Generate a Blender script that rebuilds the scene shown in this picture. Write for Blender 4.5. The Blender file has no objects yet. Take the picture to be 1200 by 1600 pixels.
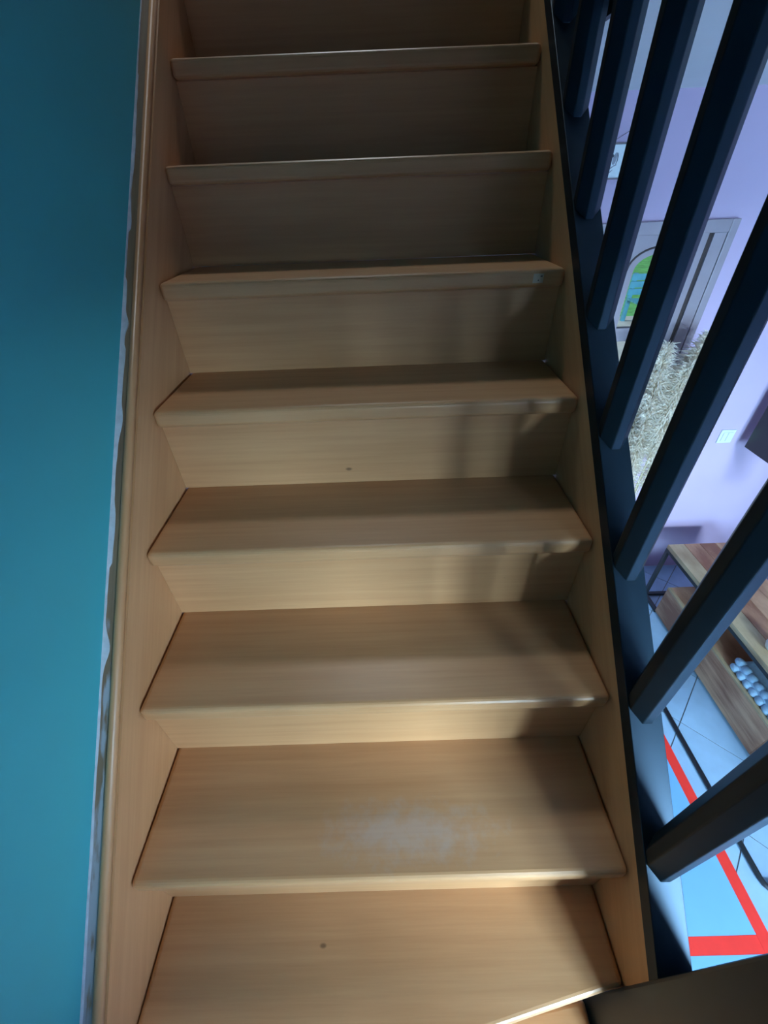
import bpy, bmesh, math, random
from mathutils import Vector, Matrix
random.seed(7)
sc = bpy.context.scene
COL = sc.collection

# ------------------------------------------------------------------ camera
camd = bpy.data.cameras.new('camera'); cam = bpy.data.objects.new('camera', camd); COL.objects.link(cam)
camd.sensor_fit = 'VERTICAL'; camd.sensor_height = 36.0; camd.lens = 648.87 / 1600 * 36.0
camd.clip_start = 0.02; camd.clip_end = 200
RX = Vector((0.99936432, -0.01577739, -0.03196914)); UP = Vector((0.03487049, 0.61914701, 0.78450049)); FW = Vector((-0.00741623, 0.78511658, -0.6193036))
m = Matrix((RX, UP, -FW)).transposed().to_4x4(); m.translation = Vector((0.4344, 0.2269, 1.2329)); cam.matrix_world = m
sc.camera = cam

# ------------------------------------------------------------------ world, daylight, exposure
w = bpy.data.worlds.new('sky'); sc.world = w; w.use_nodes = True
wn = w.node_tree.nodes; wl = w.node_tree.links
bg = wn['Background']; bg.inputs['Color'].default_value = (0.62, 0.80, 1.0, 1); bg.inputs['Strength'].default_value = 0.25

def area(name, loc, target, sx, sy, power, color):
    l = bpy.data.lights.new(name, 'AREA'); l.shape = 'RECTANGLE'; l.size = sx; l.size_y = sy; l.energy = power; l.color = color
    o = bpy.data.objects.new(name, l); COL.objects.link(o); o.location = loc
    o.rotation_euler = (Vector(target) - Vector(loc)).to_track_quat('-Z', 'Y').to_euler()
    return o
# sky seen over the garden fence through the patio door in the front wall, plus an added fill
area('patio_daylight', (3.3, -3.4, 1.20), (3.3, 0.0, 1.20), 3.2, 0.44, 1950, (0.58, 0.79, 1.0))
area('patio_fill_far', (0.65, -3.4, 0.35), (0.65, 0.0, 0.35), 1.2, 1.4, 680, (0.42, 0.73, 1.0))  # added fill panel outside the patio door, brightens the lilac room
# lamp on the ceiling of the upper landing
area('landing_lamp', (0.30, 2.85, 4.12), (0.30, 2.85, 1.0), 0.6, 0.4, 26, (0.85, 0.92, 1.0))
# sun on the garden behind the house
sl = bpy.data.lights.new('sun', 'SUN'); sl.energy = 2.2; sl.angle = 0.02; sl.color = (1.0, 0.97, 0.9)
so = bpy.data.objects.new('sun', sl); COL.objects.link(so); so.rotation_euler = Vector((0.75, -0.06, -0.66)).to_track_quat('-Z', 'Y').to_euler()

vs = sc.view_settings
vs.view_transform = 'Standard'; vs.look = 'None'; vs.exposure = 0.0; vs.gamma = 1.0
try: vs.use_curve_mapping = False
except Exception: pass
try: sc.cycles.use_denoising = True
except Exception: pass

# ------------------------------------------------------------------ dimensions
W = 0.80; H = 0.1824; G = 0.1910; N = 0.0184; S = H / G
FZ = -1.01          # floor of the lower room
CZ = 1.47           # its ceiling
YB = 2.33           # lilac wall
XR = 2.55           # right wall
XA = 2.95           # wall of the recess behind the television
YF = -1.9           # wall with the patio door
XL = -0.032         # turquoise wall

# ------------------------------------------------------------------ materials
def new_mat(name):
    mt = bpy.data.materials.new(name); mt.use_nodes = True
    nt = mt.node_tree; return mt, nt.nodes, nt.links, nt.nodes['Principled BSDF']
def ramp(n, stops):
    r = n.new('ShaderNodeValToRGB'); e = r.color_ramp.elements
    while len(e) < len(stops): e.new(0.5)
    for i, (p, c) in enumerate(stops): e[i].position = p; e[i].color = (*c, 1) if len(c) == 3 else c
    return r
def plain(name, color, rough=0.5, var=0.08, scale=8, metal=0.0, bump=0.0, spec=0.5):
    mt, n, l, b = new_mat(name)
    tc = n.new('ShaderNodeTexCoord'); nz = n.new('ShaderNodeTexNoise'); nz.inputs['Scale'].default_value = scale; nz.inputs['Detail'].default_value = 5
    l.new(tc.outputs['Object'], nz.inputs['Vector'])
    a = tuple(max(0, c * (1 - var)) for c in color); d = tuple(min(1, c * (1 + var)) for c in color)
    r = ramp(n, [(0.3, a), (0.7, d)]); l.new(nz.outputs['Fac'], r.inputs['Fac']); l.new(r.outputs['Color'], b.inputs['Base Color'])
    b.inputs['Roughness'].default_value = rough; b.inputs['Metallic'].default_value = metal; b.inputs['Specular IOR Level'].default_value = spec
    if bump:
        bp = n.new('ShaderNodeBump'); bp.inputs['Strength'].default_value = bump; bp.inputs['Distance'].default_value = 0.002
        n2 = n.new('ShaderNodeTexNoise'); n2.inputs['Scale'].default_value = scale * 30; l.new(tc.outputs['Object'], n2.inputs['Vector'])
        l.new(n2.outputs['Fac'], bp.inputs['Height']); l.new(bp.outputs['Normal'], b.inputs['Normal'])
    return mt
def wood(name, c1, c2, stretch, rot=(0, 0, 0), rough=0.38, blotch=0.5, wear=None, knots=()):
    mt, n, l, b = new_mat(name)
    tc = n.new('ShaderNodeTexCoord'); geo = n.new('ShaderNodeNewGeometry'); oi = n.new('ShaderNodeObjectInfo')
    mp = n.new('ShaderNodeMapping'); mp.vector_type = 'TEXTURE'; mp.inputs['Rotation'].default_value = rot; mp.inputs['Scale'].default_value = tuple(1 / q for q in stretch)
    add = n.new('ShaderNodeVectorMath'); add.operation = 'ADD'
    l.new(tc.outputs['Object'], add.inputs[0])
    rnd = n.new('ShaderNodeVectorMath'); rnd.operation = 'SCALE'; rnd.inputs[0].default_value = (3.1, 5.7, 9.3); l.new(oi.outputs['Random'], rnd.inputs['Scale'])
    l.new(rnd.outputs['Vector'], add.inputs[1]); l.new(add.outputs['Vector'], mp.inputs['Vector'])
    nz = n.new('ShaderNodeTexNoise'); nz.inputs['Scale'].default_value = 1.0; nz.inputs['Detail'].default_value = 8; nz.inputs['Roughness'].default_value = 0.65
    l.new(mp.outputs['Vector'], nz.inputs['Vector'])
    big = n.new('ShaderNodeTexNoise'); big.inputs['Scale'].default_value = 3.0; big.inputs['Detail'].default_value = 2; l.new(add.outputs['Vector'], big.inputs['Vector'])
    mx = n.new('ShaderNodeMath'); mx.operation = 'MULTIPLY_ADD'; mx.inputs[1].default_value = blotch; l.new(big.outputs['Fac'], mx.inputs[0])
    sub = n.new('ShaderNodeMath'); sub.operation = 'SUBTRACT'; sub.inputs[1].default_value = 0.5 * blotch; l.new(nz.outputs['Fac'], sub.inputs[0]); l.new(sub.outputs[0], mx.inputs[2])
    r = ramp(n, [(0.30, c1), (0.70, c2)]); l.new(mx.outputs[0], r.inputs['Fac'])
    out = r.outputs['Color']
    rough_src = None
    def dist(center, sx, sy):
        d0 = n.new('ShaderNodeVectorMath'); d0.operation = 'SUBTRACT'; d0.inputs[1].default_value = center; l.new(geo.outputs['Position'], d0.inputs[0])
        d1 = n.new('ShaderNodeVectorMath'); d1.operation = 'MULTIPLY'; d1.inputs[1].default_value = (1 / sx, 1 / sy, 1 / sy); l.new(d0.outputs[0], d1.inputs[0])
        d2 = n.new('ShaderNodeVectorMath'); d2.operation = 'LENGTH'; l.new(d1.outputs[0], d2.inputs[0]); return d2.outputs['Value']
    if wear:
        dv = dist(wear[0], wear[1], wear[2])
        pn = n.new('ShaderNodeTexNoise'); pn.inputs['Scale'].default_value = 30; pn.inputs['Detail'].default_value = 9; pn.inputs['Roughness'].default_value = 0.7; l.new(geo.outputs['Position'], pn.inputs['Vector'])
        ad = n.new('ShaderNodeMath'); ad.operation = 'MULTIPLY_ADD'; ad.inputs[1].default_value = 2.0; l.new(pn.outputs['Fac'], ad.inputs[0]); l.new(dv, ad.inputs[2])
        mr = n.new('ShaderNodeMapRange'); mr.inputs['From Min'].default_value = 1.15; mr.inputs['From Max'].default_value = 1.85; mr.inputs['To Min'].default_value = 0.38; mr.inputs['To Max'].default_value = 0.0
        l.new(ad.outputs[0], mr.inputs['Value'])
        mm = n.new('ShaderNodeMix'); mm.data_type = 'RGBA'; l.new(mr.outputs[0], mm.inputs['Factor']); l.new(out, mm.inputs['A']); mm.inputs['B'].default_value = (0.50, 0.47, 0.44, 1)
        out = mm.outputs['Result']
    for k in knots:
        dv = dist(k[0], k[1], k[1] * 0.6)
        mr = n.new('ShaderNodeMapRange'); mr.inputs['From Min'].default_value = 0.5; mr.inputs['From Max'].default_value = 1.2; mr.inputs['To Min'].default_value = 0.7; mr.inputs['To Max'].default_value = 0.0
        l.new(dv, mr.inputs['Value'])
        mm = n.new('ShaderNodeMix'); mm.data_type = 'RGBA'; l.new(mr.outputs[0], mm.inputs['Factor']); l.new(out, mm.inputs['A']); mm.inputs['B'].default_value = (0.12, 0.06, 0.03, 1)
        out = mm.outputs['Result']
    l.new(out, b.inputs['Base Color']); b.inputs['Roughness'].default_value = rough
    bp = n.new('ShaderNodeBump'); bp.inputs['Strength'].default_value = 0.12; bp.inputs['Distance'].default_value = 0.001; l.new(nz.outputs['Fac'], bp.inputs['Height']); l.new(bp.outputs['Normal'], b.inputs['Normal'])
    return mt
SL = math.atan2(H, G)
WC1, WC2 = (0.54, 0.272, 0.118), (0.64, 0.345, 0.162)
M = {}
M['tread'] = wood('beech_tread', WC1, WC2, (2.5, 70, 70), wear=((0.45, 0.445, 2 * H), 0.19, 0.062), knots=[((0.295, 0.33, H), 0.006)])
M['riser'] = wood('beech_riser', WC1, WC2, (2.5, 70, 70), rough=0.34, knots=[((0.357, 0.973, 0.763), 0.007), ((0.66, 0.78, 0.62), 0.004)])
M['string'] = wood('beech_string', WC1, WC2, (60, 2.2, 60), rot=(SL, 0, 0), rough=0.36)
M['black'] = plain('black_paint', (0.008, 0.016, 0.022), 0.38, 0.15, 20, spec=0.28, bump=0.02)
M['black'].node_tree.nodes['Principled BSDF'].inputs['Specular Tint'].default_value = (0.40, 0.68, 1.0, 1)
M['teal'] = plain('turquoise_wall_paint', (0.060, 0.43, 0.455), 0.62, 0.05, 3, bump=0.05)
M['lilac'] = plain('lilac_wall_paint', (0.56, 0.415, 0.58), 0.8, 0.03, 3)
M['white'] = plain('white_ceiling_paint', (0.88, 0.88, 0.86), 0.8, 0.02, 3)
M['filler'] = plain('white_filler', (0.62, 0.66, 0.70), 0.7, 0.12, 60, bump=0.3)
M['grout'] = plain('grey_grout', (0.20, 0.21, 0.22), 0.9, 0.1, 40)
M['tile'] = plain('pale_tile', (0.34, 0.49, 0.66), 0.30, 0.06, 14)
M['mat'] = plain('pale_blue_mat', (0.19, 0.42, 0.68), 0.6, 0.03, 6)
M['red'] = plain('red_stripe', (0.95, 0.035, 0.022), 0.6, 0.05, 20)
M['doorgrey'] = plain('grey_door_paint', (0.36, 0.29, 0.33), 0.45, 0.06, 12)
M['darkgap'] = plain('brown_seal', (0.05, 0.03, 0.03), 0.7, 0.2, 20)
M['acacia'] = wood('acacia_wood', (0.27, 0.10, 0.05), (0.62, 0.34, 0.20), (9, 3, 30), rough=0.45, blotch=1.2)
M['acacia_light'] = wood('acacia_sapwood', (0.36, 0.23, 0.12), (0.62, 0.46, 0.28), (9, 3, 30), rough=0.45, blotch=0.9)
M['metal'] = plain('black_metal', (0.02, 0.022, 0.026), 0.4, 0.1, 20)
M['tvblack'] = plain('television_plastic', (0.008, 0.008, 0.009), 0.25, 0.1, 20)
M['switch'] = plain('white_switch_plastic', (0.72, 0.74, 0.76), 0.3, 0.02, 20)
M['paper'] = plain('print_paper', (0.80, 0.83, 0.86), 0.8, 0.03, 20)
M['ink'] = plain('print_ink', (0.06, 0.06, 0.08), 0.8, 0.2, 60)
M['inkgrey'] = plain('print_grey_wash', (0.34, 0.33, 0.38), 0.8, 0.3, 60)
M['string_cord'] = plain('hanging_cord', (0.24, 0.18, 0.20), 0.8, 0.1, 30)
M['pampas'] = plain('pampas_plume', (0.95, 0.87, 0.76), 0.9, 0.05, 30)
pn_ = M['pampas'].node_tree; pb = pn_.nodes['Principled BSDF']; tl = pn_.nodes.new('ShaderNodeBsdfTranslucent'); tl.inputs['Color'].default_value = (0.95, 0.86, 0.74, 1)
pmx = pn_.nodes.new('ShaderNodeMixShader'); pmx.inputs[0].default_value = 0.4; pn_.links.new(pb.outputs[0], pmx.inputs[1]); pn_.links.new(tl.outputs[0], pmx.inputs[2]); pn_.links.new(pmx.outputs[0], pn_.nodes['Material Output'].inputs['Surface'])
M['stem'] = plain('pampas_stem', (0.55, 0.45, 0.28), 0.8, 0.1, 30)
M['vase'] = plain('grey_ceramic', (0.30, 0.30, 0.31), 0.5, 0.15, 10)
M['rope'] = plain('pale_blue_rope', (0.42, 0.60, 0.78), 0.85, 0.1, 80, bump=0.4)
M['whitepot'] = plain('white_ceramic', (0.78, 0.80, 0.80), 0.35, 0.03, 20)
M['lawn'] = plain('lawn', (0.17, 0.60, 0.18), 0.9, 0.35, 6)
M['terrace'] = plain('terrace_stone', (0.60, 0.62, 0.62), 0.9, 0.1, 3)
M['bench_blue'] = plain('blue_garden_paint', (0.09, 0.36, 0.48), 0.5, 0.1, 10)
M['nose_patch'] = plain('pale_patch', (0.58, 0.50, 0.40), 0.5, 0.05, 60)
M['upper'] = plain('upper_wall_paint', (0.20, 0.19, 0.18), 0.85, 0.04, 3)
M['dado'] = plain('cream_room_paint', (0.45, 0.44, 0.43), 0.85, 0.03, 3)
# pane: thin clear glass
mt, n, l, b = new_mat('clear_glass'); n.remove(b)
tr = n.new('ShaderNodeBsdfTransparent'); tr.inputs['Color'].default_value = (0.90, 0.95, 0.96, 1); gl = n.new('ShaderNodeBsdfGlossy'); gl.inputs['Roughness'].default_value = 0.02
mxs = n.new('ShaderNodeMixShader'); mxs.inputs[0].default_value = 0.06
l.new(tr.outputs[0], mxs.inputs[1]); l.new(gl.outputs[0], mxs.inputs[2]); l.new(mxs.outputs[0], n['Material Output'].inputs['Surface']); M['glass'] = mt
# top of the left string: bare wood with bluish remains of filler and paint
mt = wood('string_top', (0.20, 0.12, 0.07), (0.36, 0.24, 0.14), (60, 2.2, 60), rot=(SL, 0, 0), rough=0.45)
n = mt.node_tree.nodes; l = mt.node_tree.links; b = n['Principled BSDF']
old = b.inputs['Base Color'].links[0].from_socket
geo = n.new('ShaderNodeNewGeometry'); mp = n.new('ShaderNodeMapping'); mp.vector_type = 'TEXTURE'; mp.inputs['Rotation'].default_value = (SL, 0, 0); mp.inputs['Scale'].default_value = (1 / 90, 1 / 14, 1 / 60)
nz = n.new('ShaderNodeTexNoise'); nz.inputs['Scale'].default_value = 1.0; nz.inputs['Detail'].default_value = 7; l.new(geo.outputs['Position'], mp.inputs['Vector']); l.new(mp.outputs['Vector'], nz.inputs['Vector'])
sx = n.new('ShaderNodeSeparateXYZ'); l.new(geo.outputs['Position'], sx.inputs[0])
mr = n.new('ShaderNodeMapRange'); mr.inputs['From Min'].default_value = 0.35; mr.inputs['From Max'].default_value = 0.75; mr.inputs['To Min'].default_value = 0.22; mr.inputs['To Max'].default_value = -0.12; l.new(sx.outputs['Y'], mr.inputs['Value'])
ad = n.new('ShaderNodeMath'); ad.operation = 'ADD'; l.new(mr.outputs[0], ad.inputs[0]); l.new(nz.outputs['Fac'], ad.inputs[1])
rp = ramp(n, [(0.55, (0, 0, 0)), (0.68, (1, 1, 1))]); l.new(ad.outputs[0], rp.inputs['Fac'])
mm = n.new('ShaderNodeMix'); mm.data_type = 'RGBA'; l.new(rp.outputs['Color'], mm.inputs['Factor']); l.new(old, mm.inputs['A']); mm.inputs['B'].default_value = (0.42, 0.42, 0.45, 1)
l.new(mm.outputs['Result'], b.inputs['Base Color']); M['string_top'] = mt

# ------------------------------------------------------------------ helpers
def box(bm, x0, x1, y0, y1, z0, z1):
    v = [bm.verts.new(p) for p in ((x0, y0, z0), (x1, y0, z0), (x1, y1, z0), (x0, y1, z0), (x0, y0, z1), (x1, y0, z1), (x1, y1, z1), (x0, y1, z1))]
    for f in ((0, 3, 2, 1), (4, 5, 6, 7), (0, 1, 5, 4), (1, 2, 6, 5), (2, 3, 7, 6), (3, 0, 4, 7)): bm.faces.new([v[i] for i in f])
    return v
def prism(bm, poly, axis, a0, a1):
    """poly: list of 2-D points; axis 'x' -> (y,z) extruded in x, 'y' -> (x,z), 'z' -> (x,y)"""
    def P(q, a): return {'x': (a, q[0], q[1]), 'y': (q[0], a, q[1]), 'z': (q[0], q[1], a)}[axis]
    A = [bm.verts.new(P(q, a0)) for q in poly]; B = [bm.verts.new(P(q, a1)) for q in poly]
    n_ = len(poly)
    bm.faces.new(A[::-1]); bm.faces.new(B)
    for i in range(n_): bm.faces.new((A[i], A[(i + 1) % n_], B[(i + 1) % n_], B[i]))
def tube(bm, pts, r, seg=10, cap=True):
    pts = [Vector(p) for p in pts]; rings = []
    for i, p in enumerate(pts):
        t = (pts[min(i + 1, len(pts) - 1)] - pts[max(i - 1, 0)]).normalized()
        a = t.orthogonal().normalized() if i == 0 else (rings[-1][1] - t * rings[-1][1].dot(t)).normalized()
        c = t.cross(a); rr = r[i] if isinstance(r, (list, tuple)) else r
        rings.append(([bm.verts.new(p + (a * math.cos(2 * math.pi * k / seg) + c * math.sin(2 * math.pi * k / seg)) * rr) for k in range(seg)], a))
    for i in range(len(rings) - 1):
        for k in range(seg): bm.faces.new((rings[i][0][k], rings[i][0][(k + 1) % seg], rings[i + 1][0][(k + 1) % seg], rings[i + 1][0][k]))
    if cap: bm.faces.new(rings[0][0][::-1]); bm.faces.new(rings[-1][0])
def lathe(bm, prof, c, seg=24):
    rows = [[bm.verts.new((c[0] + r * math.cos(2 * math.pi * k / seg), c[1] + r * math.sin(2 * math.pi * k / seg), c[2] + z)) for k in range(seg)] for r, z in prof]
    for i in range(len(rows) - 1):
        for k in range(seg): bm.faces.new((rows[i][k], rows[i][(k + 1) % seg], rows[i + 1][(k + 1) % seg], rows[i + 1][k]))
    bm.faces.new(rows[0][::-1]); bm.faces.new(rows[-1])
def obj(name, bm, mats, parent=None, bevel=0.0, seg=2, smooth=False, label=None):
    bmesh.ops.recalc_face_normals(bm, faces=bm.faces)
    lo = Vector([min(v.co[i] for v in bm.verts) for i in range(3)]); hi = Vector([max(v.co[i] for v in bm.verts) for i in range(3)])
    c = Vector(((lo.x + hi.x) / 2, (lo.y + hi.y) / 2, lo.z))
    for v in bm.verts: v.co -= c
    me = bpy.data.meshes.new(name); bm.to_mesh(me); bm.free()
    for mt_ in (mats if isinstance(mats, (list, tuple)) else [mats]): me.materials.append(M[mt_])
    if smooth:
        for p in me.polygons: p.use_smooth = True
    o = bpy.data.objects.new(name, me); COL.objects.link(o)
    if parent is not None:
        o.parent = parent
        base = Vector((0, 0, 0)); q = parent
        while q is not None: base += q.location; q = q.parent
        o.location = c - base
    else: o.location = c
    if bevel:
        bv = o.modifiers.new('bevel', 'BEVEL'); bv.width = bevel; bv.segments = seg; bv.limit_method = 'ANGLE'; bv.angle_limit = math.radians(40)
    if label: o['label'] = label
    return o
def thing(name, label, cat, loc, group=None):
    o = bpy.data.objects.new(name, None); COL.objects.link(o); o.location = loc; o.empty_display_size = 0.05
    tag(o, label, cat, group); return o
def tag(o, label, cat, group=None):
    o['label'] = label; o['category'] = cat
    if group: o['group'] = group
    return o
def struct(name, bm, mats, label=None, **k):
    o = obj(name, bm, mats, **k); o['kind'] = 'structure'
    if label: o['label'] = label
    return o
def bx(name, mats, x0, x1, y0, y1, z0, z1, parent=None, bevel=0.0, seg=2, label=None):
    bm = bmesh.new(); box(bm, x0, x1, y0, y1, z0, z1); return obj(name, bm, mats, parent, bevel, seg, label=label)
def sbx(name, mats, *c, **k):
    o = bx(name, mats, *c); o['kind'] = 'structure'; o['label'] = k['label']; o['category'] = k['cat']; return o
def line(y, c): return S * y + c

# ------------------------------------------------------------------ room shell
T = 0.12
wl_ = sbx('wall_left', 'teal', XL - T, XL, -1.9, 3.8, FZ, 4.3, label='turquoise painted wall running up beside the stairs', cat='wall')
# lilac wall with the door opening
DX0, DX1, DZ = 1.045, 1.915, 1.045
bm = bmesh.new()
box(bm, XL, DX0, YB, YB + T, FZ, CZ); box(bm, DX1, XA + T, YB, YB + T, FZ, CZ); box(bm, DX0, DX1, YB, YB + T, DZ, CZ)
o = struct('wall_back', bm, 'lilac', 'lilac painted wall behind the grey glazed door'); o['category'] = 'wall'
# wall behind the television, set back in a recess
bm = bmesh.new()
box(bm, XR, XR + T, YF, 0.18, FZ, CZ); box(bm, XR + T, XA, 0.06, 0.18, FZ, CZ); box(bm, XA, XA + T, 0.06, YB, FZ, CZ)
o = struct('wall_right', bm, 'lilac', 'lilac painted wall carrying the television'); o['category'] = 'wall'
bm = bmesh.new()
px0, px1, pz1 = 1.0, 2.45, 1.08
box(bm, XL, px0, YF - T, YF, FZ, CZ); box(bm, px1, XR + T, YF - T, YF, FZ, CZ); box(bm, px0, px1, YF - T, YF, pz1, CZ)
o = struct('wall_front', bm, 'dado', 'pale wall with the patio door opposite the stairs'); o['category'] = 'wall'
# ceiling slab of the lower room (also the upper floor) with the dark board lining the stair opening
sbx('ceiling', 'white', 0.892, XA + T, YF, YB + T, CZ, CZ + 0.35, label='white ceiling of the lower room seen through the balusters', cat='ceiling')
sbx('trim_1', 'black', 0.880, 0.892, YF, YB, CZ - 0.003, CZ + 0.35, label='dark board lining the edge of the stair opening', cat='trim')
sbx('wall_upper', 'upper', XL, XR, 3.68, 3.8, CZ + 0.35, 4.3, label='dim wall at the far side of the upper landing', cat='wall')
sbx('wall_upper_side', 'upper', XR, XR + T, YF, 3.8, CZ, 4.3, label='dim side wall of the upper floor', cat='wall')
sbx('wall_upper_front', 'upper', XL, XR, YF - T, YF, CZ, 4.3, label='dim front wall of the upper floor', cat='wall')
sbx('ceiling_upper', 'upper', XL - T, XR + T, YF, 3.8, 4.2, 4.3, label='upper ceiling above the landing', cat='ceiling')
cl = thing('ceiling_lamp', 'flat ceiling lamp above the upper landing', 'lamp', (0.30, 2.85, 4.2))
bx('lamp_frame', 'whitepot', -0.02, 0.62, 2.63, 3.07, 4.15, 4.1995, cl, bevel=0.004)
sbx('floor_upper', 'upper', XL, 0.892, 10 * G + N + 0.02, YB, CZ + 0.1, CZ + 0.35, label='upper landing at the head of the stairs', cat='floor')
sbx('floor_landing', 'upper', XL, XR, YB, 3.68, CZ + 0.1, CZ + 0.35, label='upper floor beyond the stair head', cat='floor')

sbx('wall_shade_blocker', 'dado', XL, 0.93, -0.76, -0.64, FZ, 4.2, label='added pale wall behind the viewer, shading the foot of the stairs', cat='wall')  # unseen wall added to shade the lower treads and turquoise wall
# floor: grout bed and diagonal tiles
fl = sbx('floor', 'grout', XL, XA, YF, YB, FZ - 0.05, FZ - 0.0025, label='floor of large pale tiles laid diagonally', cat='floor')
ts = 0.332; gap = 0.005; c0 = Vector((1.92, 1.222))
u = Vector((math.cos(math.radians(46)), math.sin(math.radians(46)))); v_ = Vector((-u.y, u.x))
bm = bmesh.new(); hs = ts / 2 - gap / 2
vv = [bm.verts.new((u.x * a * hs + v_.x * b * hs, u.y * a * hs + v_.y * b * hs, z)) for z in (0, 0.0075) for a, b in ((-1, -1), (1, -1), (1, 1), (-1, 1))]
for f in ((4, 5, 6, 7), (0, 1, 5, 4), (1, 2, 6, 5), (2, 3, 7, 6), (3, 0, 4, 7), (3, 2, 1, 0)): bm.faces.new([vv[i] for i in f])
bmesh.ops.recalc_face_normals(bm, faces=bm.faces)
tile_me = bpy.data.meshes.new('tile'); bm.to_mesh(tile_me); bm.free(); tile_me.materials.append(M['tile'])
def clip(poly, x0, x1, y0, y1):
    for ax, lim, sg in ((0, x0, 1), (0, x1, -1), (1, y0, 1), (1, y1, -1)):
        out = []
        for i in range(len(poly)):
            p, q = poly[i], poly[(i + 1) % len(poly)]; dp = (p[ax] - lim) * sg; dq = (q[ax] - lim) * sg
            if dp >= 0: out.append(p)
            if dp * dq < 0: t = dp / (dp - dq); out.append((p[0] + (q[0] - p[0]) * t, p[1] + (q[1] - p[1]) * t))
        poly = out
        if len(poly) < 3: return []
    return poly
for i in range(-16, 17):
    for j in range(-16, 17):
        c = c0 + u * ts * (i + 0.5) + v_ * ts * (j + 0.5)
        x0_, x1_, y0_, y1_ = 0.875, (XA if c.y > 0.30 else XR) - 0.002, (0.182 if c.x > XR - 0.1 and c.y > 0.30 else YF + 0.002), YB - 0.002
        sq = [tuple(c + u * a * hs + v_ * b * hs) for a, b in ((-1, -1), (1, -1), (1, 1), (-1, 1))]
        cp = clip(sq, x0_, x1_, y0_, y1_)
        if not cp: continue
        area_ = 0.5 * abs(sum(cp[k][0] * cp[(k + 1) % len(cp)][1] - cp[(k + 1) % len(cp)][0] * cp[k][1] for k in range(len(cp))))
        if area_ < 0.0008: continue
        if len(cp) == 4 and area_ > 0.99 * (2 * hs) ** 2:
            t = bpy.data.objects.new('tile', tile_me); COL.objects.link(t); t.parent = fl
            t.location = Vector((c.x, c.y, FZ - 0.0075)) - fl.location
        else:
            bm = bmesh.new(); prism(bm, cp, 'z', FZ - 0.0075, FZ); obj('tile', bm, 'tile', fl)

# patio door (daylight side of the room)
def window(name, rect, axis, at, label):
    a0, a1, z0, z1 = rect
    r = bpy.data.objects.new(name, None); COL.objects.link(r); r['kind'] = 'structure'; r['label'] = label; r['category'] = 'window'
    r.location = ((a0 + a1) / 2, at, z0) if axis == 'y' else (at, (a0 + a1) / 2, z0)
    def P(n_, mt_, b0, b1, y0, y1, c0_, c1_):
        return bx(n_, mt_, b0, b1, y0, y1, c0_, c1_, r) if axis == 'y' else bx(n_, mt_, y0, y1, b0, b1, c0_, c1_, r)
    f = 0.05; mid = (a0 + a1) / 2
    for q in ((a0, a0 + f), (mid - f / 2, mid + f / 2), (a1 - f, a1)): P('window_frame', 'whitepot', q[0], q[1], at - 0.03, at + 0.03, z0, z1)
    for q in ((z0, z0 + f), (z1 - f, z1)):
        for e in ((a0 + f, mid - f / 2), (mid + f / 2, a1 - f)): P('window_frame', 'whitepot', e[0], e[1], at - 0.03, at + 0.03, q[0], q[1])
    for e in ((a0 + f, mid - f / 2), (mid + f / 2, a1 - f)): P('pane', 'glass', e[0], e[1], at - 0.004, at + 0.004, z0 + f, z1 - f)
window('window_1', (px0, px1, FZ, pz1), 'y', YF - 0.06, 'glazed patio door letting daylight onto the stairs')

# ------------------------------------------------------------------ staircase
st = thing('staircase', 'varnished beech staircase with closed risers climbing beside the turquoise wall', 'staircase', (0.4, 0.9, FZ))
TH = 0.033
def tread_mesh(name, pts, z, lab=None):
    bm = bmesh.new(); prism(bm, pts, 'z', z - TH, z)
    return obj(name, bm, 'tread', st, bevel=0.009, seg=4, label=lab)
treads = {}
for k in range(2, 10):
    y0, y1 = k * G, (k + 1) * G + N + 0.010
    treads[k] = tread_mesh('tread', [(0.0008, y0), (W - 0.0008, y0), (W - 0.0008, y1), (0.0008, y1)], k * H)
for k in range(2, 11):
    y = k * G + N
    bx('riser', 'riser', 0.0008, W - 0.0008, y, y + 0.018, (k - 1) * H + 0.0003, k * H - TH - 0.0003, st)
# winders at the turn
NA = (0.7815, 0.272); NB = (0.0008, 0.272 - 0.78 * 0.192)
treads[1] = tread_mesh('tread', [NB, NA, (W - 0.0008, 0.274), (W - 0.0008, 2 * G + N + 0.01), (0.0008, 2 * G + N + 0.01)], H)
def riser_line(a, b, z0, z1):
    a = Vector(a); b = Vector(b); nn = Vector((-(b - a).y, (b - a).x)).normalized()
    p = [a + nn * N, b + nn * N, b + nn * (N + 0.018), a + nn * (N + 0.018)]
    p = [Vector((max(q.x, 0.0008), q.y)) for q in p]
    bm = bmesh.new(); prism(bm, [tuple(q) for q in p], 'z', z0 + 0.0003, z1 - TH - 0.0003); obj('riser', bm, 'riser', st)
riser_line(NB, (0.779, NA[1]), 0, H)
tread_mesh('tread', [(0.0008, -0.36), (0.779, 0.215), (0.779, 0.27), (0.0008, 0.17)], 0)
riser_line((0.0008, -0.36), (0.72, 0.170), -H, 0)
tread_mesh('tread', [(0.0008, -0.62), (0.66, -0.62), (0.779, 0.19), (0.779, 0.23), (0.0008, -0.31)], -H)
riser_line((0.66, -0.62), (0.775, 0.16), -2 * H, -H)
for i in range(4):
    x0 = 0.66 + i * G
    z = -(i + 2) * H
    bm = bmesh.new(); prism(bm, [(x0 - 0.02, -0.62), (x0 + G, -0.62), (x0 + G, 0.19), (x0 + 0.10 if i == 0 else x0 - 0.02, 0.19)], 'z', z - TH, z); obj('tread', bm, 'tread', st, bevel=0.009, seg=4)
    if i < 3: bx('riser', 'riser', x0 + G - N - 0.018, x0 + G - N, -0.62, 0.19, z - H + 0.0003, z - TH - 0.0003, st)
bx('riser', 'riser', 0.66 + 4 * G - N - 0.018, 0.66 + 4 * G - N, -0.62, 0.19, FZ, -5 * H - TH, st)
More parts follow.
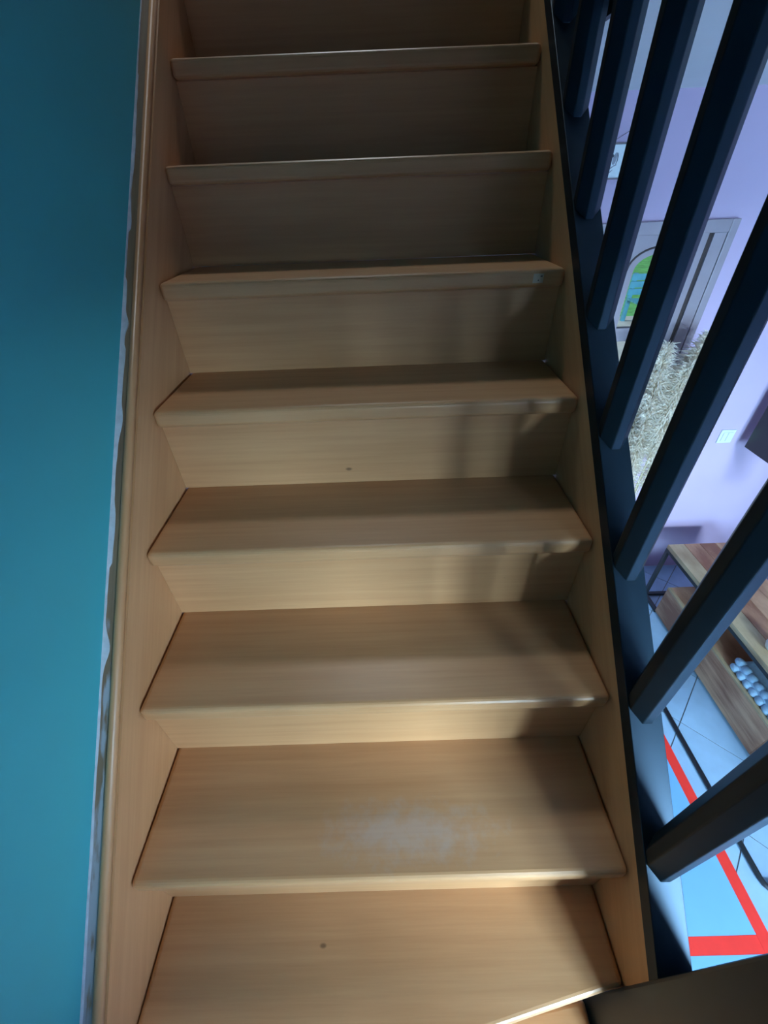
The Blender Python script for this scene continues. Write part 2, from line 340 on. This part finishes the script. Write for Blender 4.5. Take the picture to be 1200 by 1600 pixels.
# left string: face, groove and rounded bead along the top edge
YA, YZ = -0.05, 10 * G + 0.1
def sweep(bm, prof, y0, y1):
    A = [bm.verts.new((x, y0, line(y0, c))) for x, c in prof]; B = [bm.verts.new((x, y1, line(y1, c))) for x, c in prof]
    bm.faces.new(A); bm.faces.new(B[::-1])
    for i in range(len(prof)): bm.faces.new((A[i], A[(i + 1) % len(prof)], B[(i + 1) % len(prof)], B[i]))
bm = bmesh.new(); sweep(bm, [(0.0, -0.26), (0.0, 0.050), (-0.004, 0.050), (-0.004, 0.040), (XL + 0.001, 0.040), (XL + 0.001, -0.26)], YA, YZ)
ls = obj('string_board', bm, 'string', st, label='pale varnished string board against the turquoise wall')
bm = bmesh.new(); arc = [(-0.0105 + 0.0062 * math.cos(a), 0.0600 + 0.0075 * math.sin(a)) for a in [math.radians(q) for q in (0, 25, 50, 75, 100, 130, 160, 180)]]
sweep(bm, [(-0.0043, 0.041)] + arc + [(-0.0167, 0.041)], YA, YZ)
for f in bm.faces: f.smooth = True
obj('bead_moulding', bm, 'string', ls)
bm = bmesh.new(); sweep(bm, [(-0.0168, 0.041), (-0.0168, 0.0595), (XL + 0.001, 0.0620), (XL + 0.001, 0.041)], YA, YZ)
obj('top_edge', bm, 'string_top', ls, label='scraped upper edge stained with filler')
# ragged filler along the wall
bm = bmesh.new(); prev = None
ys = [0.16 + i * 0.006 for i in range(240)]
rw = [random.random() for _ in range(400)]
def sm(y, f):
    t = y * f; i = int(t); u_ = t - i; u_ = u_ * u_ * (3 - 2 * u_); return rw[i % 400] * (1 - u_) + rw[(i + 1) % 400] * u_
def wid(y):
    a = 0.0010 if y > 1.42 else (0.0036 if y > 1.0 else (0.0052 if y > 0.72 else 0.0022))
    a *= 0.45 + 1.0 * sm(y, 17) + 0.35 * sm(y + 3, 70)
    if 1.10 < y < 1.17: a *= 0.3
    return a + 0.0060 * math.exp(-((y - 1.035) / 0.011) ** 2) + 0.0045 * math.exp(-((y - 0.90) / 0.02) ** 2) + 0.009 * math.exp(-((y - 0.625) / 0.018) ** 2)
for y in ys:
    wv = max(0.0009, wid(y)); z = line(y, 0.0617)
    row = [bm.verts.new((XL - 0.0005, y, z - 0.003)), bm.verts.new((XL - 0.0005, y, z + 0.0052)), bm.verts.new((XL + 0.0015, y, z + 0.0040)), bm.verts.new((XL + wv, y, z + 0.0014)), bm.verts.new((XL + wv, y, z - 0.003))]
    if prev:
        for i in range(4): bm.faces.new((prev[i], prev[i + 1], row[i + 1], row[i]))
    prev = row
fi = obj('filler_strip', bm, 'filler', wl_, label='ragged white filler along the joint with the string board')
# right string: wooden inner face and black painted edge with outer board
Y0R = 0.2722
bm = bmesh.new(); sweep(bm, [(W, -0.26), (W, 0.027), (W + 0.012, 0.027), (W + 0.012, -0.26)], Y0R, YZ)
rs = obj('string_board', bm, 'string', st, label='outer string board, wooden inside with a black painted edge')
bm = bmesh.new(); sweep(bm, [(W + 0.0123, -0.26), (W + 0.0123, 0.0273), (W - 0.0006, 0.0273), (W - 0.0006, 0.065), (W + 0.050, 0.065), (W + 0.050, -0.26)], Y0R, YZ)
obj('painted_edge', bm, 'black', rs, bevel=0.0012, seg=2, label='black painted upper edge and outer side')
# small pale patch with two dark marks on the front of the sixth tread
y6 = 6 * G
patch_marks = [bx('dark_mark', 'ink', 0.7505 - 0.004 * q, 0.7545 - 0.006 * q, y6 - 0.0009, y6 - 0.0005, 6 * H - 0.0135 - 0.007 * q, 6 * H - 0.0115 - 0.007 * q, treads[6]) for q in (0, 1)]
patch = bx('nose_patch', 'nose_patch', 0.737, 0.757, y6 - 0.0006, y6 + 0.002, 6 * H - 0.024, 6 * H - 0.008, treads[6], label='small pale patch')
# ------------------------------------------------------------------ railing
rl = thing('stair_railing', 'black painted railing with chamfered balusters along the open side of the stairs', 'railing', (0.825, 0.9, FZ))
HR = 0.93
def octa(bm, x0, x1, y0, y1, ch, zb, zt):
    pts = [(x0 + ch, y0), (x1 - ch, y0), (x1, y0 + ch), (x1, y1 - ch), (x1 - ch, y1), (x0 + ch, y1), (x0, y1 - ch), (x0, y0 + ch)]
    A = [bm.verts.new((x, y, zb(y))) for x, y in pts]; B = [bm.verts.new((x, y, zt(y))) for x, y in pts]
    bm.faces.new(A[::-1]); bm.faces.new(B)
    for i in range(8): bm.faces.new((A[i], A[(i + 1) % 8], B[(i + 1) % 8], B[i]))
for i in range(9):
    y = 0.363 + 0.1587 * i
    bm = bmesh.new(); octa(bm, 0.8015, 0.8497, y, y + 0.048, 0.0165, lambda q: line(q, 0.0652), lambda q: line(q, HR))
    obj('baluster', bm, 'black', rl, bevel=0.0015, seg=2)
bm = bmesh.new(); sweep(bm, [(0.795, HR + 0.0003), (0.795, HR + 0.05), (0.805, HR + 0.065), (0.846, HR + 0.065), (0.856, HR + 0.05), (0.856, HR + 0.0003)], Y0R, YZ)
obj('handrail', bm, 'black', rl, bevel=0.003)
nw = bx('newel_post', 'black', 0.782, 0.858, 0.195, 0.272, FZ, 1.32, rl, bevel=0.004, label='square black corner post')
# lower flight: string going down to the right
LS = -H / G
def lline(x, c): return 0.10 + LS * (x - 0.858) + c
bm = bmesh.new(); pr = [(0.8585, lline(0.8585, -0.26)), (0.8585, lline(0.8585, 0.065)), (1.40, lline(1.40, 0.065)), (1.40, FZ + 0.001), (1.36, FZ + 0.001)]
prism(bm, [(0.8585, lline(0.8585, -0.26)), (0.8585, lline(0.8585, 0.065)), (1.52, lline(1.52, 0.065)), (1.52, lline(1.52, -0.26))], 'y', 0.20, 0.25)
obj('lower_string', bm, 'black', rl)

# ------------------------------------------------------------------ glazed grey door in the lilac wall
door = bpy.data.objects.new('door_1', None); COL.objects.link(door); door.location = (1.48, YB, FZ)
door['kind'] = 'structure'; door['label'] = 'grey double door with arched glass panes in the lilac wall'; door['category'] = 'door'
yf = 2.300
for x0, x1 in ((1.015, 1.049), (1.909, 1.943)): bx('architrave', 'doorgrey', x0, x1, yf, YB - 0.0005, FZ, 1.075, door, bevel=0.003)
bx('architrave', 'doorgrey', 1.0495, 1.9085, yf, YB - 0.0005, 1.028, 1.075, door, bevel=0.003)
for x0, x1 in ((1.052, 1.104), (1.854, 1.906)): bx('door_jamb', 'doorgrey', x0, x1, yf + 0.003, YB + 0.10, FZ, 1.0275, door)
for x0, x1 in ((1.1045, 1.122), (1.836, 1.8535)): bx('door_seal', 'darkgap', x0, x1, yf + 0.012, YB + 0.05, FZ, 1.0274, door)
def arch(x0, x1, z0, zs, rise, nseg=10):
    cx = (x0 + x1) / 2; hw = (x1 - x0) / 2
    top = [(cx + hw * math.cos(a), zs + rise * math.sin(a) ** 0.9) for a in [math.pi * i / nseg for i in range(nseg + 1)]]
    return [(x0, z0), (x1, z0)] + top
for (lx0, lx1) in ((1.1225, 1.4785), (1.4795, 1.8355)):
    g0, g1 = lx0 + 0.078, lx1 - 0.078
    bm = bmesh.new()
    # leaf with an arched opening: stiles, rails and arched head
    ly0, ly1 = yf + 0.008, yf + 0.048
    box(bm, lx0, g0, ly0, ly1, FZ + 0.006, 1.0278); box(bm, g1, lx1, ly0, ly1, FZ + 0.006, 1.0278)
    box(bm, g0, g1, ly0, ly1, FZ + 0.006, -0.30); box(bm, g0, g1, ly0 + 0.004, ly1 - 0.004, 0.595, 0.655)
    cx = (g0 + g1) / 2; hw = (g1 - g0) / 2; zs, rise = 0.895, 0.065
    tp = [(cx - hw * math.cos(math.pi * i / 12), zs + rise * math.sin(math.pi * i / 12)) for i in range(13)]
    for i in range(12): prism(bm, [tp[i], tp[i + 1], (tp[i + 1][0], 1.0278), (tp[i][0], 1.0278)], 'y', ly0, ly1)
    leaf = obj('door_leaf', bm, 'doorgrey', door)
    bx('pane', 'glass', g0 + 0.0003, g1 - 0.0003, yf + 0.026, yf + 0.030, -0.2995, 0.5945, leaf)
    bm = bmesh.new(); prism(bm, [(g0 + 0.0003, 0.6555), (g1 - 0.0003, 0.6555), (g1 - 0.0003, zs)] + [(q[0] * 0.998 + cx * 0.002, q[1] - 0.0006) for q in tp[::-1][1:-1]] + [(g0 + 0.0003, zs)], 'y', yf + 0.026, yf + 0.030); obj('pane', bm, 'glass', leaf)
    # arched moulding on the head
    bm = bmesh.new(); mo = [(cx - (hw + 0.030) * math.cos(math.pi * i / 16), yf + 0.007, zs + 0.005 + (rise + 0.022) * math.sin(math.pi * i / 16)) for i in range(17)]
    tube(bm, mo, 0.004, 6); obj('arched_moulding', bm, 'darkgap', leaf)
    bm = bmesh.new(); box(bm, g0, g1, yf + 0.004, yf + 0.008, -0.86, -0.40); obj('lower_panel', bm, 'doorgrey', leaf, bevel=0.003)
bm = bmesh.new(); tube(bm, [(1.505, yf + 0.007, 0.02), (1.505, yf - 0.045, 0.02), (1.515, yf - 0.050, 0.02), (1.60, yf - 0.050, 0.02)], 0.008, 8); obj('door_handle', bm, 'metal', door)

# ------------------------------------------------------------------ outside the door
o = sbx('ground_lawn', 'lawn', -14, 16, 9.8, 40, FZ - 0.25, FZ - 0.15, label='green lawn seen through the door glass', cat='lawn')
o = sbx('ground_terrace', 'terrace', -14, 16, YB + T, 9.8, FZ - 0.25, FZ - 0.16, label='pale terrace outside the glazed door', cat='terrace')
gb = thing('garden_bench', 'blue painted garden bench on the terrace outside the door glass', 'bench', (6.4, 9.1, FZ - 0.16))
gx, gy, gz = 6.4, 9.1, FZ - 0.16
for i in range(4): bx('seat_slat', 'bench_blue', gx - 1.0, gx + 1.0, gy - 0.26 + i * 0.13, gy - 0.15 + i * 0.13, gz + 0.42, gz + 0.45, gb)
for i in range(3): bx('back_slat', 'bench_blue', gx - 1.0, gx + 1.0, gy + 0.28, gy + 0.31, gz + 0.50 + i * 0.13, gz + 0.61 + i * 0.13, gb)
for sx_ in (-0.95, 0.88):
    bx('leg', 'bench_blue', gx + sx_, gx + sx_ + 0.07, gy - 0.25, gy - 0.18, gz, gz + 0.42, gb)
    bx('leg', 'bench_blue', gx + sx_, gx + sx_ + 0.07, gy + 0.31, gy + 0.38, gz, gz + 0.88, gb)

# ------------------------------------------------------------------ hanging print, switch, television
wp = thing('hanging_print', 'small white print with a dark ink sketch hanging from a cord above the door', 'picture', (1.40, YB, 1.22))
bx('paper', 'paper', 1.337, 1.462, YB - 0.006, YB - 0.003, 1.224, 1.323, wp)
bx('batten', 'string_cord', 1.333, 1.466, YB - 0.012, YB - 0.0008, 1.3232, 1.3292, wp); bx('batten', 'string_cord', 1.333, 1.466, YB - 0.012, YB - 0.0008, 1.2178, 1.2238, wp)
bm = bmesh.new(); tube(bm, [(1.336, YB - 0.006, 1.329), (1.40, YB - 0.004, 1.362), (1.463, YB - 0.006, 1.329)], 0.0014, 6); obj('cord', bm, 'string_cord', wp)
def ink(mt_, pts):
    bm = bmesh.new(); prism(bm, pts, 'y', YB - 0.0068, YB - 0.0058); obj('ink_shape', bm, mt_, wp)
def ell(cx, cz, a, b, t=0, n_=14): return [(cx + a * math.cos(q) * math.cos(t) - b * math.sin(q) * math.sin(t), cz + a * math.cos(q) * math.sin(t) + b * math.sin(q) * math.cos(t)) for q in [2 * math.pi * i / n_ for i in range(n_)]]
ink('ink', ell(1.3535, 1.290, 0.0050, 0.0050)); ink('inkgrey', ell(1.364, 1.282, 0.0075, 0.019, -0.15))
ink('ink', [(1.3715, 1.300), (1.376, 1.290), (1.3765, 1.276), (1.373, 1.264), (1.371, 1.264), (1.3735, 1.276), (1.373, 1.288), (1.3705, 1.298)])
ink('inkgrey', [(1.346, 1.2485), (1.352, 1.249), (1.366, 1.258), (1.376, 1.262), (1.376, 1.2645), (1.364, 1.2615), (1.350, 1.2525)])
ink('inkgrey', [(1.350, 1.240), (1.356, 1.239), (1.366, 1.249), (1.363, 1.249)])
lsw = thing('light_switch', 'square white light switch on the lilac wall', 'switch', (2.382, YB, 0.0))
bx('plate', 'switch', 2.343, 2.425, YB - 0.008, YB - 0.0002, 0.0, 0.082, lsw, bevel=0.003)
bx('rocker', 'switch', 2.357, 2.383, YB - 0.013, YB - 0.0082, 0.014, 0.068, lsw, bevel=0.002); bx('rocker', 'switch', 2.385, 2.411, YB - 0.013, YB - 0.0082, 0.014, 0.068, lsw, bevel=0.002)
tv = thing('television', 'black flat television mounted on the wall above the wooden unit', 'television', (2.49, 1.75, 0.01))
bx('housing', 'tvblack', 2.455, 2.49, 1.15, 2.258, 0.008, 0.64, tv, bevel=0.004); bx('screen', 'tvblack', 2.4535, 2.4555, 1.162, 2.246, 0.030, 0.628, tv)
bx('wall_bracket', 'metal', 2.4905, XA - 0.0005, 1.55, 1.86, 0.2, 0.45, tv)

# ------------------------------------------------------------------ wooden television unit
un = thing('television_unit', 'low acacia wood television unit in a black metal frame on the tiles', 'cabinet', (2.35, 1.3, FZ))
ux0, ux1, uy0, uy1 = 2.150, 2.53, 0.45, 2.075
ztop = -0.555
nb = 4; bw = (ux1 - ux0) / nb
for i in range(nb): bx('top_plank', 'acacia_light' if i == 0 else 'acacia', ux0 + i * bw + (0.0008 if i else 0), ux0 + (i + 1) * bw - 0.0008, uy0, uy1, ztop - 0.028, ztop, un, bevel=0.002)
fr = 0.020
for xx in (ux0, ux1 - fr):
    bx('frame_rail', 'metal', xx, xx + fr, uy0, uy1, ztop - 0.0285 - fr, ztop - 0.0285, un)
    for yy in (uy0, uy1 - fr): bx('leg', 'metal', xx, xx + fr, yy, yy + fr, FZ, ztop - 0.0288 - fr, un)
for yy in (uy0, uy1 - fr): bx('frame_rail', 'metal', ux0 + fr + 0.0005, ux1 - fr - 0.0005, yy, yy + fr, FZ + 0.0005, FZ + fr, un)
bx('frame_rail', 'metal', ux0, ux0 + fr, uy1 - 0.155, uy1 - fr - 0.0005, FZ + 0.0005, FZ + fr, un)
by0, by1, bz0, bz1 = 0.62, 1.915, FZ + 0.022, -0.765
box_o = bx('lower_box', 'acacia', ux0 + 0.013, ux1 - 0.002, by0, by1, bz0 + 0.001, bz1 - 0.0185, un)
for j, (a, b_) in enumerate(((by0, 1.05), (1.0515, 1.50), (1.5015, by1))): bx('front_board', 'acacia', ux0 - 0.006, ux0 + 0.0125, a, b_, bz0, bz1 - 0.014, un, bevel=0.0015)
bx('box_edge', 'acacia_light', ux0 - 0.007, ux0 + 0.0128, by0, by1, bz1 - 0.0135, bz1, un, bevel=0.002)
bx('shelf_board', 'acacia', ux0 + 0.0132, ux1 - 0.002, by0, by1, bz1 - 0.018, bz1 - 0.002, un)
bx('back_board', 'acacia', ux1 - 0.016, ux1 - 0.0205 + 0.012, by0, by1, bz1, ztop - 0.050, un)
# rope basket under the top planks
bk = thing('rope_basket', 'pale blue knotted rope basket on the shelf of the television unit', 'basket', (2.25, 1.2, bz1 - 0.0015))
bkx, bky0, bz = 2.200, 1.085, bz1 - 0.0015
bm = bmesh.new(); box(bm, bkx - 0.026, bkx + 0.10, bky0, bky0 + 0.30, bz, bz + 0.045); obj('body', bm, 'rope', bk, bevel=0.012, seg=3)
bm = bmesh.new(); bmesh.ops.create_uvsphere(bm, u_segments=10, v_segments=7, radius=1.0)
for v in bm.verts: v.co = Vector((v.co.x * 0.021, v.co.y * 0.0290, v.co.z * 0.0215))
km = bpy.data.meshes.new('knot'); bm.to_mesh(km); bm.free(); km.materials.append(M['rope'])
for p in km.polygons: p.use_smooth = True
for i in range(7):
    for q in (0, 1):
        k = bpy.data.objects.new('knot', km); COL.objects.link(k); k.parent = bk
        k.location = Vector((bkx - 0.024 + 0.018 * q, bky0 + 0.022 + i * 0.0425 + 0.010 * q, bz + 0.014 + 0.030 * q)) - bk.location
        k.rotation_euler = (random.uniform(-.2, .2), random.uniform(-.2, .2), random.uniform(-.3, .3))
bm = bmesh.new(); lathe(bm, [(0.020, 0.0), (0.034, 0.012), (0.040, 0.035), (0.034, 0.058), (0.024, 0.070), (0.020, 0.070), (0.030, 0.050), (0.034, 0.035), (0.012, 0.012)], (2.232, 1.335, ztop + 0.0003), 20)
tag(obj('round_pot', bm, 'whitepot', smooth=True), 'small round white pot on top of the wooden television unit', 'pot')

# ------------------------------------------------------------------ mat with red stripes, tube frame
mt_root = thing('floor_mat', 'pale blue mat with red stripes lying on the tiles below the stairs', 'mat', (1.3, 0.35, FZ))
z0, z1 = FZ + 0.0003, FZ + 0.007
bx('field', 'mat', 0.905, 1.7525, 0.4445, 1.30, z0, z1, mt_root); bx('field', 'mat', 0.905, 1.7525, -0.45, 0.3945, z0, z1, mt_root)
bx('red_stripe', 'red', 1.7530, 1.8, -0.45, 1.30, z0, z1 + 0.0003, mt_root); bx('red_stripe', 'red', 0.905, 1.7525, 0.395, 0.444, z0, z1 + 0.0003, mt_root)
sd = thing('side_table', 'thin black tube frame of a side table on the tiles beside the striped mat', 'table', (2.0, 0.9, FZ))
r = 0.011; zt = FZ + r
bm = bmesh.new(); tube(bm, [(1.872, 1.32, zt), (1.878, 0.605, zt), (1.8815, 0.585, zt), (1.892, 0.570, zt), (1.912, 0.563, zt), (2.10, 0.563, zt)], r, 10); obj('base_rail', bm, 'metal', sd, smooth=True)
bm = bmesh.new(); tube(bm, [(2.10, 0.563, FZ + 0.0225), (2.10, 0.563, -0.55)], r, 10); obj('post', bm, 'metal', sd, smooth=True)
bm = bmesh.new(); lathe(bm, [(0.105, 0.0), (0.11, 0.006), (0.11, 0.018), (0.105, 0.018)], (2.02, 0.462, -0.5497), 32); obj('table_top', bm, 'metal', sd)
bm = bmesh.new(); tube(bm, [(2.095, 0.563, -0.5562), (2.02, 0.462, -0.5562)], 0.006, 8); obj('support_arm', bm, 'metal', sd)

# ------------------------------------------------------------------ pampas grass in a floor vase
VX, VY = 1.795, 2.08
bm = bmesh.new(); lathe(bm, [(0.07, 0.0), (0.10, 0.03), (0.115, 0.15), (0.10, 0.28), (0.065, 0.40), (0.055, 0.45), (0.062, 0.47), (0.054, 0.47), (0.046, 0.44), (0.05, 0.40), (0.02, 0.05)], (VX, VY, FZ + 0.0002), 28)
tag(obj('floor_vase', bm, 'vase', smooth=True), 'tall grey floor vase holding the pampas grass beside the grey door', 'vase')
def plume_mesh(seed):
    rnd = random.Random(seed); bm = bmesh.new(); L = 0.50
    for i in range(1100):
        t = rnd.random() ** 0.9; z = t * L; a = rnd.uniform(0, 2 * math.pi)
        ln = rnd.uniform(0.04, 0.095) * (0.55 + 0.75 * math.sin(math.pi * min(1, t * 0.9 + 0.1)))
        out = rnd.uniform(0.45, 1.0); d = Vector((math.cos(a) * out, math.sin(a) * out, rnd.uniform(0.5, 1.2))).normalized()
        p0 = Vector((0, 0, z)); p1 = p0 + d * ln * 0.6; p2 = p1 + (d + Vector((0, 0, -rnd.uniform(0.5, 1.3)))).normalized() * ln * 0.5
        s_ = d.cross(Vector((rnd.uniform(-1, 1), rnd.uniform(-1, 1), rnd.uniform(-1, 1)))).normalized() * rnd.uniform(0.0018, 0.0038)
        q = [bm.verts.new(p) for p in (p0 - s_ * .5, p0 + s_ * .5, p1 + s_, p1 - s_, p2)]
        bm.faces.new((q[0], q[1], q[2], q[3])); bm.faces.new((q[3], q[2], q[4]))
    me = bpy.data.meshes.new('plume'); bm.to_mesh(me); bm.free(); me.materials.append(M['pampas']); return me
def stem_mesh():
    bm = bmesh.new(); tube(bm, [(0, 0, -0.75), (0, 0, -0.35), (0, 0, 0.45)], [0.0028, 0.0026, 0.001], 6)
    me = bpy.data.meshes.new('stem'); bm.to_mesh(me); bm.free(); me.materials.append(M['stem']); return me
pm = [plume_mesh(s) for s in (1, 2, 3)]; sm = stem_mesh()
tops = []
pr_ = random.Random(5)
for i in range(15):
    a = 2 * math.pi * i / 15 * 1.618 * 1.3; rr = 0.05 + 0.10 * ((i * 7) % 15) / 15
    hh = -0.08 - 0.42 * ((i * 4) % 15) / 15 + 0.20
    base = Vector((VX - 0.03 * 0, VY, -0.62)); tip = Vector((VX + math.cos(a) * rr * 0.72, min(VY + math.sin(a) * rr * 0.6, VY + 0.07), hh + 0.10))
    d = (tip - base).normalized()
    r_ = thing('pampas_stalk', 'fluffy cream pampas stalk in the floor vase before the grey door', 'dried grass', tip, 'pampas stalks in the floor vase')
    r_.rotation_euler = d.to_track_quat('Z', 'Y').to_euler()
    for me, nm in ((pm[i % 3], 'plume'), (sm, 'stem')):
        c = bpy.data.objects.new(nm, me); COL.objects.link(c); c.parent = r_
        if nm == 'plume': s_ = pr_.uniform(0.85, 1.1); c.scale = (s_, s_, s_ * 0.9)
